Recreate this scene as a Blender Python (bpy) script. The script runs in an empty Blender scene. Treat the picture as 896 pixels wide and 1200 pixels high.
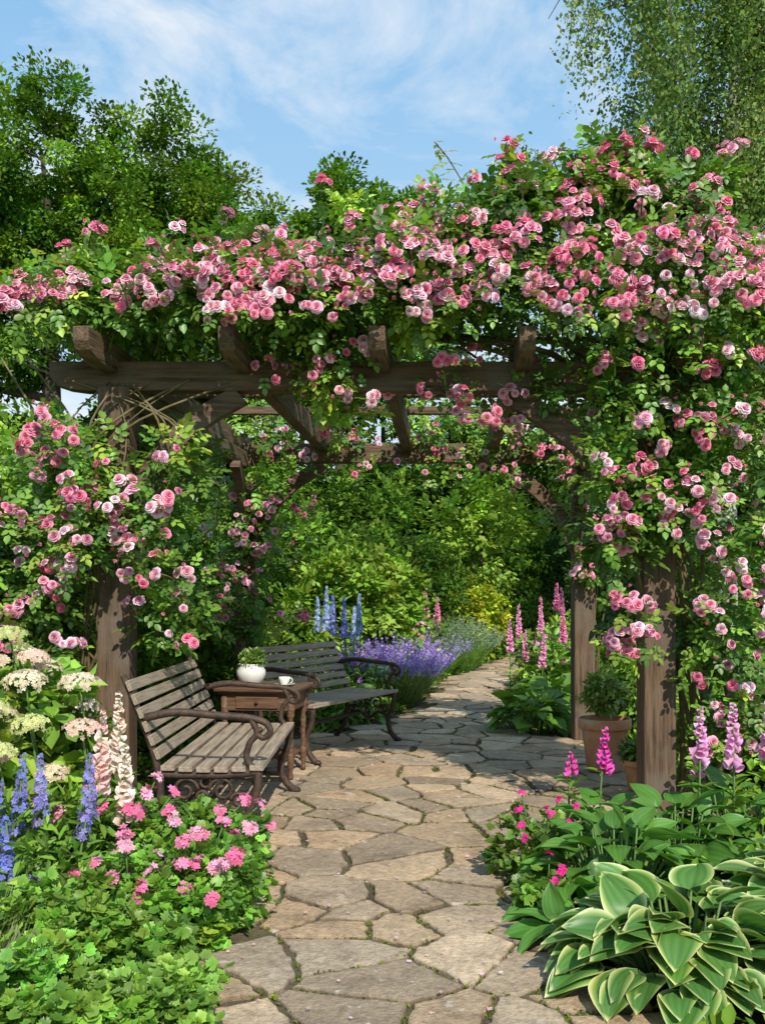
import bpy, math, numpy as np
from mathutils import Vector, Matrix
rng = np.random.default_rng(11)
A = np.array
sc = bpy.context.scene

# ------------------------------------------------------------------ helpers
def nrm(a):
    return a / np.maximum(np.linalg.norm(a, axis=-1, keepdims=True), 1e-9)
def rdir(n):
    return nrm(rng.normal(size=(n, 3)))
def vary(base, n, v=.2, h=.08):
    base = np.asarray(base, float)
    if base.ndim == 1: base = np.repeat(base[None], n, 0)
    f = np.exp(rng.normal(size=(n, 1)) * v)
    c = base * f
    c[:, 0] *= np.exp(rng.normal(size=n) * h)
    c[:, 2] *= np.exp(rng.normal(size=n) * h)
    return np.clip(c, 0, .9)

class MB:
    def __init__(s):
        s.v = []; s.c = []; s.f = []; s.m = []; s.n = 0
    def add(s, v, faces, col, mat=0):
        v = np.asarray(v, float); k = len(v)
        col = np.asarray(col, float)
        if col.ndim == 1: col = np.repeat(col[None], k, 0)
        s.v.append(v); s.c.append(col)
        for f in faces:
            f = np.asarray(f, int)
            s.f.append(f + s.n); s.m.append(np.full(len(f), mat))
        s.n += k
    def build(s, name, mats, loc=(0, 0, 0), parent=None, smooth=True, rot=0):
        V = np.concatenate(s.v); C = np.concatenate(s.c)
        loc = A(loc, float)
        me = bpy.data.meshes.new(name)
        me.vertices.add(len(V)); me.vertices.foreach_set("co", (V - (loc if parent is None else 0)).ravel())
        loops = np.concatenate([f.ravel() for f in s.f])
        tot = np.concatenate([np.full(len(f), f.shape[1]) for f in s.f])
        st = np.concatenate([[0], np.cumsum(tot)[:-1]])
        me.loops.add(len(loops)); me.loops.foreach_set("vertex_index", loops.astype(np.int32))
        me.polygons.add(len(tot)); me.polygons.foreach_set("loop_start", st.astype(np.int32))
        me.polygons.foreach_set("material_index", np.concatenate(s.m).astype(np.int32))
        me.polygons.foreach_set("use_smooth", np.full(len(tot), smooth))
        me.update(calc_edges=True)
        at = me.attributes.new("Col", 'FLOAT_COLOR', 'POINT')
        at.data.foreach_set("color", np.concatenate([C, np.ones((len(C), 1))], 1).ravel().astype(np.float32))
        for m in mats: me.materials.append(m)
        ob = bpy.data.objects.new(name, me); sc.collection.objects.link(ob)
        if parent is not None: ob.parent = parent
        else: ob.location = loc
        return ob

def place(mb, T, pos, d, up, s, col, mat=0):
    tv, tfs, tc = T
    pos = np.asarray(pos, float); N = len(pos); k = len(tv)
    if N == 0: return
    d = nrm(d); x = nrm(np.cross(d, up)); z = np.cross(x, d)
    s = np.asarray(s, float)
    if s.ndim == 0: s = np.full(N, float(s))
    if s.ndim == 1: s = np.repeat(s[:, None], 3, 1)
    V = pos[:, None] + (tv[None, :, 0:1] * s[:, None, 0:1]) * x[:, None] + (tv[None, :, 1:2] * s[:, None, 1:2]) * d[:, None] + (tv[None, :, 2:3] * s[:, None, 2:3]) * z[:, None]
    C = np.clip(col[:, None, :] * tc[None], 0, .95)
    off = (np.arange(N) * k)[:, None, None]
    mb.add(V.reshape(-1, 3), [(f[None] + off).reshape(-1, f.shape[1]) for f in tfs], C.reshape(-1, 3), mat)
def place_face(mb, T, pos, face, s, col, mat=0):
    face = nrm(face); d = np.cross(face, rdir(len(pos)))
    place(mb, T, pos, d, face, s, col, mat)

def tube(mb, pts, r, col=(1, 1, 1), seg=6, mat=0, flat=None):
    pts = np.asarray(pts, float); n = len(pts)
    r = np.broadcast_to(np.asarray(r, float), (n,))
    t = nrm(np.gradient(pts, axis=0))
    ref = A([0, 0, 1.]) if abs(nrm(pts[-1] - pts[0])[2]) < .8 else A([1., 0.1, 0])
    if flat is not None: ref = A(flat, float)
    a = nrm(np.cross(t, ref)); b = np.cross(a, t)
    ang = np.arange(seg) * 2 * math.pi / seg
    V = pts[:, None] + r[:, None, None] * (np.cos(ang)[None, :, None] * a[:, None] + np.sin(ang)[None, :, None] * b[:, None])
    i = np.arange(n - 1)[:, None] * seg; j = np.arange(seg)[None]
    F = np.stack([i + j, i + (j + 1) % seg, i + seg + (j + 1) % seg, i + seg + j], -1).reshape(-1, 4)
    caps = [np.arange(seg)[None, ::-1], (np.arange(seg) + (n - 1) * seg)[None]]
    mb.add(V.reshape(-1, 3), [F] + caps, A(col, float), mat)
def smooth_path(p, n=24):
    p = np.asarray(p, float); m = len(p)
    P = np.vstack([2 * p[0] - p[1], p, 2 * p[-1] - p[-2]])
    out = []
    for u in np.linspace(0, m - 1 - 1e-6, n):
        i = int(u); t = u - i
        a, b, c, d = P[i], P[i + 1], P[i + 2], P[i + 3]
        out.append(.5 * ((2 * b) + (c - a) * t + (2 * a - 5 * b + 4 * c - d) * t * t + (3 * b - a - 3 * c + d) * t ** 3))
    return A(out)
def lathe(mb, prof, c=(0, 0, 0), seg=32, col=(1, 1, 1), mat=0):
    prof = A(prof, float); n = len(prof)
    ang = np.arange(seg) * 2 * math.pi / seg
    V = np.stack([prof[:, 0:1] * np.cos(ang), prof[:, 0:1] * np.sin(ang), np.repeat(prof[:, 1:2], seg, 1)], -1) + A(c)
    i = np.arange(n - 1)[:, None] * seg; j = np.arange(seg)[None]
    F = np.stack([i + j, i + (j + 1) % seg, i + seg + (j + 1) % seg, i + seg + j], -1).reshape(-1, 4)
    mb.add(V.reshape(-1, 3), [F], A(col, float), mat)

# ------------------------------------------------------------------ materials
def newmat(name):
    m = bpy.data.materials.new(name); m.use_nodes = True
    nt = m.node_tree; b = nt.nodes["Principled BSDF"]
    return m, nt, b, nt.nodes["Material Output"]
def mixc(nt, blend, fac, a, b):
    mx = nt.nodes.new("ShaderNodeMix"); mx.data_type = 'RGBA'; mx.blend_type = blend
    for s, v in ((0, fac), (6, a), (7, b)):
        if hasattr(v, "links"): nt.links.new(v, mx.inputs[s])
        else: mx.inputs[s].default_value = v if s == 0 else (*v, 1)
    return mx.outputs[2]
def leafmat(name, trans=.25, rough=.5, tint=(1.6, 1.5, .7), spec=.35, gain=(1, 1, 1), matte=False):
    m, nt, b, out = newmat(name)
    a = nt.nodes.new("ShaderNodeAttribute"); a.attribute_name = "Col"
    c = mixc(nt, 'MULTIPLY', 1, a.outputs["Color"], gain)
    if matte:
        nt.nodes.remove(b); b = nt.nodes.new("ShaderNodeBsdfDiffuse"); nt.links.new(c, b.inputs[0])
    else:
        nt.links.new(c, b.inputs["Base Color"]); b.inputs["Roughness"].default_value = rough
        b.inputs["Specular IOR Level"].default_value = spec
    tr = nt.nodes.new("ShaderNodeBsdfTranslucent")
    nt.links.new(mixc(nt, 'MULTIPLY', 1, c, tint), tr.inputs[0])
    ms = nt.nodes.new("ShaderNodeMixShader"); ms.inputs[0].default_value = trans
    nt.links.new(b.outputs[0], ms.inputs[1]); nt.links.new(tr.outputs[0], ms.inputs[2])
    nt.links.new(ms.outputs[0], out.inputs[0])
    return m
M_leaf = leafmat("leaf", gain=(1.72, 1.6, 1.2), spec=.45, rough=.42)
M_far = leafmat("leaf_matte", gain=(1.78, 1.65, 1.35), matte=True)
M_petal = leafmat("petal", .28, .6, (1.2, 1.12, 1.15), .2, matte=True)
def noise(nt, vec, scale, detail=8, rough=.6, dist=0):
    n = nt.nodes.new("ShaderNodeTexNoise"); n.inputs["Scale"].default_value = scale; n.inputs["Detail"].default_value = detail
    n.inputs["Roughness"].default_value = rough; n.inputs["Distortion"].default_value = dist
    nt.links.new(vec, n.inputs["Vector"]); return n.outputs[0]
def ramp(nt, fac, els):
    r = nt.nodes.new("ShaderNodeValToRGB"); e = r.color_ramp.elements
    while len(e) < len(els): e.new(.5)
    for k, (p, c) in enumerate(els): e[k].position = p; e[k].color = (*((c,) * 3 if not hasattr(c, "__len__") else c), 1)
    nt.links.new(fac, r.inputs[0]); return r.outputs[0]
def noisemat(name, c1, c2, scale=8, stretch=(1, 1, 1), rough=.8, bump=.3, bscale=None, coord="Object", metallic=0, spec=.3, detail=6, c3=None, s3=2.):
    m, nt, b, out = newmat(name)
    tc = nt.nodes.new("ShaderNodeTexCoord"); mp = nt.nodes.new("ShaderNodeMapping")
    mp.inputs["Scale"].default_value = stretch
    nt.links.new(tc.outputs[coord], mp.inputs[0])
    last = ramp(nt, noise(nt, mp.outputs[0], scale, detail, .65), [(.3, c1), (.7, c2)])
    if c3 is not None: last = mixc(nt, 'MIX', ramp(nt, noise(nt, tc.outputs[coord], s3, 5), [(.5, 0), (.65, 1)]), last, c3)
    nt.links.new(last, b.inputs["Base Color"])
    b.inputs["Roughness"].default_value = rough; b.inputs["Metallic"].default_value = metallic
    b.inputs["Specular IOR Level"].default_value = spec
    if bump:
        bp = nt.nodes.new("ShaderNodeBump"); bp.inputs["Strength"].default_value = bump; bp.inputs["Distance"].default_value = .02
        nt.links.new(noise(nt, mp.outputs[0], bscale or scale * 2, 5), bp.inputs["Height"]); nt.links.new(bp.outputs[0], b.inputs["Normal"])
    return m
M_timber = noisemat("weathered_timber", (.05, .031, .019), (.215, .14, .09), 3, (1, 14, 14), .8, .7, 6, c3=(.155, .12, .092), s3=2.4)
M_slat = noisemat("bench_slat_wood", (.18, .14, .10), (.46, .375, .285), 4, (1, 16, 16), .75, .4, 6)
M_table = noisemat("dark_stained_wood", (.065, .033, .02), (.21, .118, .07), 4, (1, 12, 12), .55, .3, 6)
M_iron = noisemat("cast_iron", (.035, .025, .02), (.11, .07, .05), 30, rough=.6, bump=.2, metallic=.2)
M_bark = noisemat("bark", (.035, .026, .018), (.13, .1, .07), 5, (4, 4, 1), .9, .9, 8)
M_birch = noisemat("birch_bark", (.14, .12, .11), (.68, .65, .6), 2.5, (2, 2, 5), .7, .5, 8)
M_stem = noisemat("rose_cane", (.08, .065, .03), (.2, .16, .08), 12, rough=.7, bump=0, detail=2)
M_gstem = noisemat("green_stem", (.08, .16, .035), (.14, .24, .07), 12, rough=.6, bump=0, detail=2)
M_terra = noisemat("terracotta", (.48, .21, .10), (.64, .33, .18), 7, rough=.85, bump=.15, c3=(.55, .4, .29), s3=5)
M_cer = noisemat("white_ceramic", (.66, .65, .6), (.78, .77, .73), 6, rough=.3, bump=.05, spec=.5)
M_soil = noisemat("soil", (.03, .02, .012), (.09, .06, .035), 14, rough=.95, bump=.8, bscale=30)
M_joint = noisemat("joint_earth", (.06, .045, .027), (.19, .145, .09), 9, rough=.95, bump=.8, bscale=60, c3=(.065, .095, .026), s3=3)
M_lawn = noisemat("lawn", (.09, .19, .025), (.17, .30, .05), 3, rough=.9, bump=.5, bscale=60)
def stonemat():
    m, nt, b, out = newmat("flagstone")
    tc = nt.nodes.new("ShaderNodeTexCoord"); v = tc.outputs["Object"]
    a = nt.nodes.new("ShaderNodeAttribute"); a.attribute_name = "Col"
    c = mixc(nt, 'MULTIPLY', 1, a.outputs["Color"], ramp(nt, noise(nt, v, 3.2, 9, .7, .6), [(.28, (.6, .55, .49)), (.5, (1.04, .98, .9)), (.74, (1.34, 1.22, 1.06))]))
    c = mixc(nt, 'MULTIPLY', .85, c, ramp(nt, noise(nt, v, 34, 6, .75), [(.3, .5), (.6, 1.1)]))
    c = mixc(nt, 'MIX', ramp(nt, noise(nt, v, 7.5, 8, .75, 1.), [(.56, 0), (.69, .55)]), c, (.19, .145, .10))
    c = mixc(nt, 'MIX', ramp(nt, noise(nt, v, 13, 5, .5), [(.65, 0), (.69, .6)]), c, (.58, .53, .45))
    c = mixc(nt, 'MIX', ramp(nt, noise(nt, v, 2.1, 7, .7), [(.6, 0), (.74, .4)]), c, (.14, .13, .065))
    nt.links.new(c, b.inputs["Base Color"]); b.inputs["Roughness"].default_value = .9; b.inputs["Specular IOR Level"].default_value = .2
    h = mixc(nt, 'MIX', .45, noise(nt, v, 9, 6, .6, .5), noise(nt, v, 70, 4, .7))
    bp = nt.nodes.new("ShaderNodeBump"); bp.inputs["Strength"].default_value = 1.; bp.inputs["Distance"].default_value = .024
    nt.links.new(h, bp.inputs["Height"]); nt.links.new(bp.outputs[0], b.inputs["Normal"]); return m
M_stone = stonemat()

# ------------------------------------------------------------------ templates
one = lambda n: np.ones((n, 3))
def T_leaf(w=.3, fold=.1, droop=.12):
    v = A([[0, 0, 0], [w * .8, .28, fold], [w * .85, .62, fold - droop * .4], [0, 1, -droop], [-w * .85, .62, fold - droop * .4], [-w * .8, .28, fold], [0, .45, .0]])
    c = one(7); c[6] = 1.15; c[0] = 1.1
    return v, [A([[0, 1, 2, 6], [0, 6, 4, 5]]), A([[6, 2, 3], [6, 3, 4]])], c
L7 = T_leaf(); L7w = T_leaf(.42, .1, .15); L7n = T_leaf(.16, .05, .2)
L4 = (A([[0, 0, 0], [.32, .5, .08], [0, 1, -.05], [-.32, .5, .08]]), [A([[0, 1, 2], [0, 2, 3]])], one(4))
def T_compound():
    V = []; F = []; C = []
    for (y, sx, a, s) in [(.62, 0, 0, .42), (.45, 1, 1.0, .36), (.45, -1, -1.0, .36), (.18, 1, 1.1, .3), (.18, -1, -1.1, .3)]:
        tv, tf, tc = T_leaf(.36, .09, .12)
        ca, sa = math.cos(a), math.sin(a)
        w = tv * s
        p = np.stack([w[:, 0] * ca + w[:, 1] * sa, -w[:, 0] * sa + w[:, 1] * ca + y, w[:, 2] - .15 * y * y], -1)
        o = len(V) * 7; V.append(p); C.append(tc * (1 + .1 * (s - .36)))
        F += [f + o for f in tf]
    return np.vstack(V), F, np.vstack(C)
TC = T_compound()
def T_rose():
    V = []; F = []; C = []; o = 0
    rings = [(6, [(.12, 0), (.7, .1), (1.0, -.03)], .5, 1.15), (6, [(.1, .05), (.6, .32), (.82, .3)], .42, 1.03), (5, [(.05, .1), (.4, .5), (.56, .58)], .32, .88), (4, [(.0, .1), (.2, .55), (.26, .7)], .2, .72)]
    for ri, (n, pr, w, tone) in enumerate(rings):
        for k in range(n):
            a = 2 * math.pi * (k + .5 * (ri % 2)) / n + .3 * ri
            R = A([math.cos(a), math.sin(a), 0]); Tn = A([-math.sin(a), math.cos(a), 0])
            for vi, (r, z) in enumerate(pr):
                for u in (-1, 0, 1):
                    ww = w * (.4, 1, .7)[vi]
                    V.append(R * r * (1 - .08 * u * u) + Tn * u * ww + A([0, 0, z + .1 * u * u * (vi > 0)]))
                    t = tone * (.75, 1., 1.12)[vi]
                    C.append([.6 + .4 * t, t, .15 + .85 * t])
            F += [[o + a_ * 3 + b, o + a_ * 3 + b + 1, o + a_ * 3 + b + 4, o + a_ * 3 + b + 3] for a_ in (0, 1) for b in (0, 1)]
            o += 9
    return A(V), [A(F)], A(C)
TR = T_rose()
def T_floret(n=5, w=.42, cup=.2, cc=(1, 1, 1)):
    V = [[0, 0, 0]]; F = []; C = [cc]
    for k in range(n):
        a = 2 * math.pi * k / n; da = w
        for aa, r, z in ((a - da, .65, cup * .6), (a, 1., cup), (a + da, .65, cup * .6)):
            V.append([math.cos(aa) * r, math.sin(aa) * r, z]); C.append([1, 1, 1])
        F.append([0, 1 + 3 * k, 2 + 3 * k, 3 + 3 * k])
    return A(V, float), [A(F)], A(C, float)
TF5 = T_floret(5, .5); TF4 = T_floret(4, .6, .12)
def T_bell():
    V = []; F = []; C = []
    for (r, y, t) in [(.12, 0, .9), (.3, .35, 1), (.34, .7, 1.05), (.52, 1., 1.25)]:
        for k in range(7):
            a = 2 * math.pi * k / 7; V.append([r * math.cos(a), y, r * math.sin(a)]); C.append([t] * 3)
    for i in range(3):
        for k in range(7): F.append([i * 7 + k, i * 7 + (k + 1) % 7, i * 7 + 7 + (k + 1) % 7, i * 7 + 7 + k])
    return A(V), [A(F)], A(C)
TB = T_bell()
def T_lobed(n=12):
    V = [[0, .3, 0]]; C = [[.8, .8, .8]]; F = []; m = n * 2
    for k in range(m):
        a = 2 * math.pi * k / m - math.pi / 2; r = .5 * (1 if k % 2 else .86)
        r *= 1 - .24 * abs(math.sin(2.5 * (a + math.pi / 2)))
        if k == 0: r = .08
        V.append([r * math.cos(a), .35 + r * math.sin(a), .12 * (r / .5) ** 2 + .03 * (k % 2)]); C.append([1.1] * 3)
    for k in range(m): F.append([0, 1 + k, 1 + (k + 1) % m])
    return A(V, float), [A(F)], A(C, float)
TL = T_lobed()
TBl = (A([[-.5, 0, 0], [.5, 0, 0], [.35, .5, .02], [-.35, .5, .02], [0, 1, .0]]), [A([[0, 1, 2, 3]]), A([[3, 2, 4]])], one(5))  # blade
def T_hosta(varieg=False):
    nu, nv = 11, 11; V = []; C = []; F = []
    for j in range(nv):
        v = j / (nv - 1)
        w = .33 * max(math.sin(math.pi * min(1, v ** .72)), 0) ** .75 + (.015 if v < .9 else 0)
        for i in range(nu):
            u = -1 + 2 * i / (nu - 1)
            V.append([u * w, v, -.5 * v * v + .10 * abs(u) * (1 - v * .5) + .010 * math.cos(i * math.pi) * math.sin(v * math.pi) + .03 * math.sin(7 * v + 3 * u)])
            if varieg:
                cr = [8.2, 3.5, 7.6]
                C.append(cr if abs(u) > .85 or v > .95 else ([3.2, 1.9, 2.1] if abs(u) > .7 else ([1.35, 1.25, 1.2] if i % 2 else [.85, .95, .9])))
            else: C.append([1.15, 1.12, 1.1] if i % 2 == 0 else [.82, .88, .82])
    for j in range(nv - 1):
        for i in range(nu - 1): F.append([j * nu + i, j * nu + i + 1, j * nu + nu + i + 1, j * nu + nu + i])
    return A(V), [A(F)], A(C)
TH = T_hosta(); THv = T_hosta(True)

# ------------------------------------------------------------------ foliage generators
def foliage(mb, blobs, ncl, lpc, cr, size, cols, T=L4, mat=1, squash=.7, shell=.6, cvar=.22, lvar=.18, zmin=.02):
    blobs = A(blobs, float); w = (blobs[:, 3] * blobs[:, 4] * blobs[:, 5]) ** .67; w /= w.sum()
    bi = rng.choice(len(blobs), ncl, p=w)
    rad = shell + (1 - shell) * rng.random(ncl) ** .8
    cc = blobs[bi, :3] + blobs[bi, 3:] * rdir(ncl) * rad[:, None]
    cols = A(cols, float); ccol = vary(cols[rng.integers(0, len(cols), ncl)], ncl, cvar, .1)
    crr = cr * rng.uniform(.5, 1.4, ncl)
    n = ncl * lpc; idx = np.repeat(np.arange(ncl), lpc)
    dr = rdir(n); rr = rng.random(n) ** .5
    p = cc[idx] + dr * (rr * crr[idx])[:, None] * A([1, 1, squash])
    out = dr + .5 * nrm(p - blobs[bi[idx], :3])
    keep = p[:, 2] > zmin
    p = p[keep]; out = out[keep]; idx = idx[keep]; n = len(p)
    d = out + rng.normal(size=(n, 3)) * .55 + A([0, 0, -.25]); up = out * .6 + A([0, 0, 1.]) + rng.normal(size=(n, 3)) * .35
    place(mb, T, p, d, up, size * rng.uniform(.65, 1.3, n), vary(ccol[idx], n, lvar, .06), mat)
    return cc, crr

def limbs(mb, base, top, targets, r0, nmain, mat=0):
    base = A(base, float); top = A(top, float)
    tr = [base]; n = 9
    for i in range(1, n + 1):
        t = i / n; tr.append(base + (top - base) * t + A([*(rng.normal(size=2) * .12 * r0 * 3), 0]))
    tr = smooth_path(tr, 26); rad = r0 * (1 - np.linspace(0, 1, 26) * .88); rad[0] *= 1.5; rad[1] *= 1.15
    tube(mb, tr, rad, seg=10, mat=mat)
    nodes = list(tr[8:]); nr = list(rad[8:])
    tg = targets[rng.permutation(len(targets))]
    for k, t in enumerate(tg):
        N = A(nodes); dd = np.linalg.norm(N - t, axis=1) + 1.2 * np.maximum(0, N[:, 2] - t[2] + .4)
        if k < nmain: dd = np.linalg.norm(tr[8:] - t, axis=1) + 1.5 * np.maximum(0, tr[8:, 2] - t[2] + 1.)
        j = int(np.argmin(dd)); s = nodes[j]; r = max(nr[j] * (.6 if k < nmain else .5), .02)
        mid = (s + t) / 2 + A([0, 0, -.08 * np.linalg.norm(t - s)]) + rng.normal(size=3) * .06 * np.linalg.norm(t - s)
        pp = smooth_path([s, mid, t], 7); rr = np.linspace(r, max(r * .3, .012), 7)
        tube(mb, pp, rr, seg=6 if k < nmain else 4, mat=mat)
        nodes += list(pp[2:]); nr += list(rr[2:])

def tree(name, base, topz, blobs, ncl, lpc, cr, size, cols, r0=.35, nmain=14, bark=None, T=L4, ntarget=90):
    mb = MB(); base = A(base, float)
    b = A(blobs, float).copy(); b[:, :3] += base
    cc, _ = foliage(mb, b, ncl, lpc, cr, size, cols, T, 1, shell=.35)
    limbs(mb, base - A([0, 0, .2]), base + A([0, 0, topz]), cc[:ntarget], r0, nmain)
    return mb.build(name, [bark or M_bark, M_far], base)

def shrub(name, blobs, ncl, lpc, cr, size, cols, T=L7, shell=.7, squash=.75):
    mb = MB(); blobs = A(blobs, float); g = blobs[0, :2]
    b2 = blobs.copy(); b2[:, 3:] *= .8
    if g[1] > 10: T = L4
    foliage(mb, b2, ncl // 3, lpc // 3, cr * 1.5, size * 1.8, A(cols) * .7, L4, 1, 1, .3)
    foliage(mb, blobs, ncl, lpc, cr, size, cols, T, 1, squash, shell)
    for k in range(8):
        b = blobs[rng.integers(len(blobs))]
        s = A([g[0] + rng.normal() * .1, g[1] + rng.normal() * .1, -.05]); e = b[:3] + rng.normal(size=3) * b[3:] * .35
        tube(mb, smooth_path([s, (s + e) / 2 + A([0, 0, .1]), e], 8), np.linspace(.035, .01, 8), seg=5, mat=0)
    return mb.build(name, [M_bark, M_far], (g[0], g[1], 0))

# ------------------------------------------------------------------ ground, beds, path
def sheet(name, pts, z, mat):
    me = bpy.data.meshes.new(name); me.from_pydata([(x, y, z) for x, y in pts], [], [list(range(len(pts)))])
    me.materials.append(mat); ob = bpy.data.objects.new(name, me); sc.collection.objects.link(ob); return ob
sheet("ground", [(-300, -300), (300, -300), (300, 400), (-300, 400)], 0, M_lawn)
sheet("soil_bed", [(-9, -4), (3.0, -4), (3.1, 3), (3.1, 6.5), (2.8, 9.5), (2.7, 11.5), (3.1, 14), (3.8, 17), (5.5, 20), (12, 23.5), (20, 24.5), (20, 40), (-20, 40), (-20, 12), (-9, 8)], .004, M_soil)
BY = [-4, 2, 2.9, 3.6, 4.4, 4.9, 5.4, 7, 8.2, 8.9, 10.2, 11.4, 13, 15, 18, 21, 26]
BLx = [-.7, -.68, -.66, -.66, -.8, -1.25, -1.45, -1.5, -1.1, -.35, .25, .5, .8, 1.15, 2.0, 3.2, 6.0]
BRx = [.75, .72, .7, .75, 1.0, 1.5, 1.8, 2.05, 1.95, 1.4, 1.42, 1.52, 1.72, 2.1, 3.0, 4.4, 7.4]
bl = lambda y: np.interp(y, BY, BLx); br = lambda y: np.interp(y, BY, BRx)
sheet("path_bed", [(x - .03, y) for x, y in zip(BLx, BY)] + [(x + .03, y) for x, y in zip(BRx[::-1], BY[::-1])], .020, M_joint)

def flagstones():
    gx, gy = .305, .25; P = []
    r = np.random.default_rng(21); y = -4.5; row = 0
    while y < 26.5:
        x = -3
        while x < 9:
            P.append((x + (row % 2) * gx * .5 + r.uniform(-.17, .17), y + r.uniform(-.145, .145))); x += gx
        y += gy; row += 1
    P = A(P); P = P[r.random(len(P)) > .2]
    mb = MB(); edges = []
    pal = A([[.51, .40, .285], [.44, .35, .255], [.55, .435, .31], [.37, .305, .235], [.48, .365, .255], [.57, .465, .35], [.40, .34, .27], [.46, .38, .29]])
    for i, p in enumerate(P):
        if not (bl(p[1]) - .02 < p[0] < br(p[1]) + .02): continue
        dist = np.linalg.norm(P - p, axis=1); nb = np.argsort(dist)[1:22]
        poly = [p + A(q) for q in ((-.6, -.6), (.6, -.6), (.6, .6), (-.6, .6))]
        for j in nb:
            n = (P[j] - p); L = np.linalg.norm(n); n /= L; lim = L / 2 - .007 - .008 * ((i * 7 + j * 7) % 5) / 4
            new = []
            for a in range(len(poly)):
                A0, B0 = poly[a], poly[(a + 1) % len(poly)]
                da, db = (A0 - p) @ n - lim, (B0 - p) @ n - lim
                if da <= 0: new.append(A0)
                if (da <= 0) != (db <= 0): new.append(A0 + (B0 - A0) * da / (da - db))
            poly = new
            if len(poly) < 3: break
        if len(poly) < 3: continue
        Q = []
        for a in range(len(poly)):
            A0, B0 = poly[a], poly[(a + 1) % len(poly)]; L = np.linalg.norm(B0 - A0); k = max(1, int(L / .03))
            nn = A([B0[1] - A0[1], A0[0] - B0[0]]) / max(L, 1e-6); bow = r.normal() * .008
            for q in range(k):
                t = q / k; pt = A0 + (B0 - A0) * t + nn * bow * math.sin(t * math.pi)
                Q.append(pt + r.normal(size=2) * (.0042 if q else .002))
        Q = A(Q); c = Q.mean(0); m = len(Q); edges.append(Q)
        dv = c - Q; dl = np.linalg.norm(dv, axis=1, keepdims=True); dv /= dl
        zt = .036 + r.uniform(-.005, .006); tilt = r.normal(size=2) * .009
        zf = lambda X, z: z + (X - c) @ tilt
        wob = r.normal(size=m) * .0015
        R0 = np.c_[Q, np.zeros(m)]; R1 = np.c_[Q + dv * .0015, zf(Q, zt - .007) + wob]; R2 = np.c_[Q + dv * .006, zf(Q, zt - .002) + wob]; R3 = np.c_[Q + dv * .018, zf(Q, zt)]
        V = np.vstack([R0, R1, R2, R3]); a = np.arange(m); F = []
        for k in range(3): F.append(np.stack([k * m + a, k * m + (a + 1) % m, (k + 1) * m + (a + 1) % m, (k + 1) * m + a], -1))
        F = [np.vstack(F), (3 * m + a)[None]]
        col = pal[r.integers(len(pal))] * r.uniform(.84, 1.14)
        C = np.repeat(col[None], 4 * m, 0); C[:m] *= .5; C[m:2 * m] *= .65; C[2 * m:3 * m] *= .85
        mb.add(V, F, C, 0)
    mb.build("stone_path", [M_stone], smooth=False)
    return np.vstack(edges)
EDG = flagstones()
mb = MB(); k = rng.choice(len(EDG), 11000); p = EDG[k] + rng.normal(size=(11000, 2)) * .010
w = np.sin(p[:, 0] * 3.1) + np.sin(p[:, 1] * 2.3 + 1) + rng.normal(size=11000) * .8; p = p[w > -.1]
p = np.repeat(p, 5, 0) + rng.normal(size=(len(p) * 5, 2)) * .012; n = len(p)
place(mb, L4, np.c_[p, np.full(n, .023)], nrm(rdir(n) * A([1, 1, .2]) + A([0, 0, .55])), rdir(n) + A([0, 0, 1]), rng.uniform(.009, .022, n), vary((.085, .115, .024), n, .3), 0)
mb.build("joint_moss", [M_far])
mb = MB(); n = 420; y = rng.uniform(2.4, 9.5, n); x = bl(y) + (br(y) - bl(y)) * rng.beta(.6, .9, n)
place(mb, TF4, np.c_[x, y, np.full(n, .047)], rdir(n) * A([1, 1, .1]), A([0, 0, 1.]) + rng.normal(size=(n, 3)) * .2, rng.uniform(.005, .012, n), vary((.8, .5, .55), n, .2), 0)
mb.build("fallen_petals", [M_petal])

# ------------------------------------------------------------------ pergola
def empty(name, loc=(0, 0, 0), rot=0):
    e = bpy.data.objects.new(name, None); e.location = loc; e.rotation_euler = (0, 0, rot); sc.collection.objects.link(e); return e
def beam(name, parent, p0, p1, w, h, mat, roll=0, bev=.006, shape=None):
    p0 = Vector(p0); p1 = Vector(p1); L = (p1 - p0).length
    if shape is None: pr = [(-L / 2, -h / 2), (L / 2, -h / 2), (L / 2, h / 2), (-L / 2, h / 2)]
    else: pr = shape(L, h)
    n = len(pr); V = [(x, -w / 2, z) for x, z in pr] + [(x, w / 2, z) for x, z in pr]
    F = [list(range(n)), list(range(2 * n - 1, n - 1, -1))] + [[i, i + n, (i + 1) % n + n, (i + 1) % n] for i in range(n)]
    me = bpy.data.meshes.new(name); me.from_pydata(V, [], F); me.materials.append(mat)
    ob = bpy.data.objects.new(name, me); sc.collection.objects.link(ob)
    d = (p1 - p0).normalized(); ref = Vector((0, 0, 1)) if abs(d.z) < .9 else Vector((0, 1, 0))
    yv = ref.cross(d).normalized(); zv = d.cross(yv)
    M = Matrix((d, yv, zv)).transposed().to_4x4(); M.translation = (p0 + p1) / 2
    if roll: M = M @ Matrix.Rotation(roll, 4, 'X')
    ob.parent = parent; ob.matrix_local = M
    if bev:
        b = ob.modifiers.new("b", 'BEVEL'); b.width = bev; b.segments = 2; b.limit_method = 'ANGLE'
    return ob
def tipped(L, h):
    a = L / 2; return [(-a, -.0), (-a + .03, -h * .28), (-a + .10, -h * .42), (-a + .2, -h / 2), (a - .2, -h / 2), (a - .1, -h * .42), (a - .03, -h * .28), (a, 0), (a, h / 2), (-a, h / 2)]
pg = empty("pergola")
FL, FR, BL_, BR_ = (-1.55, 5.5), (1.6, 5.5), (-1.22, 8.4), (1.79, 8.4)
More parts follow.
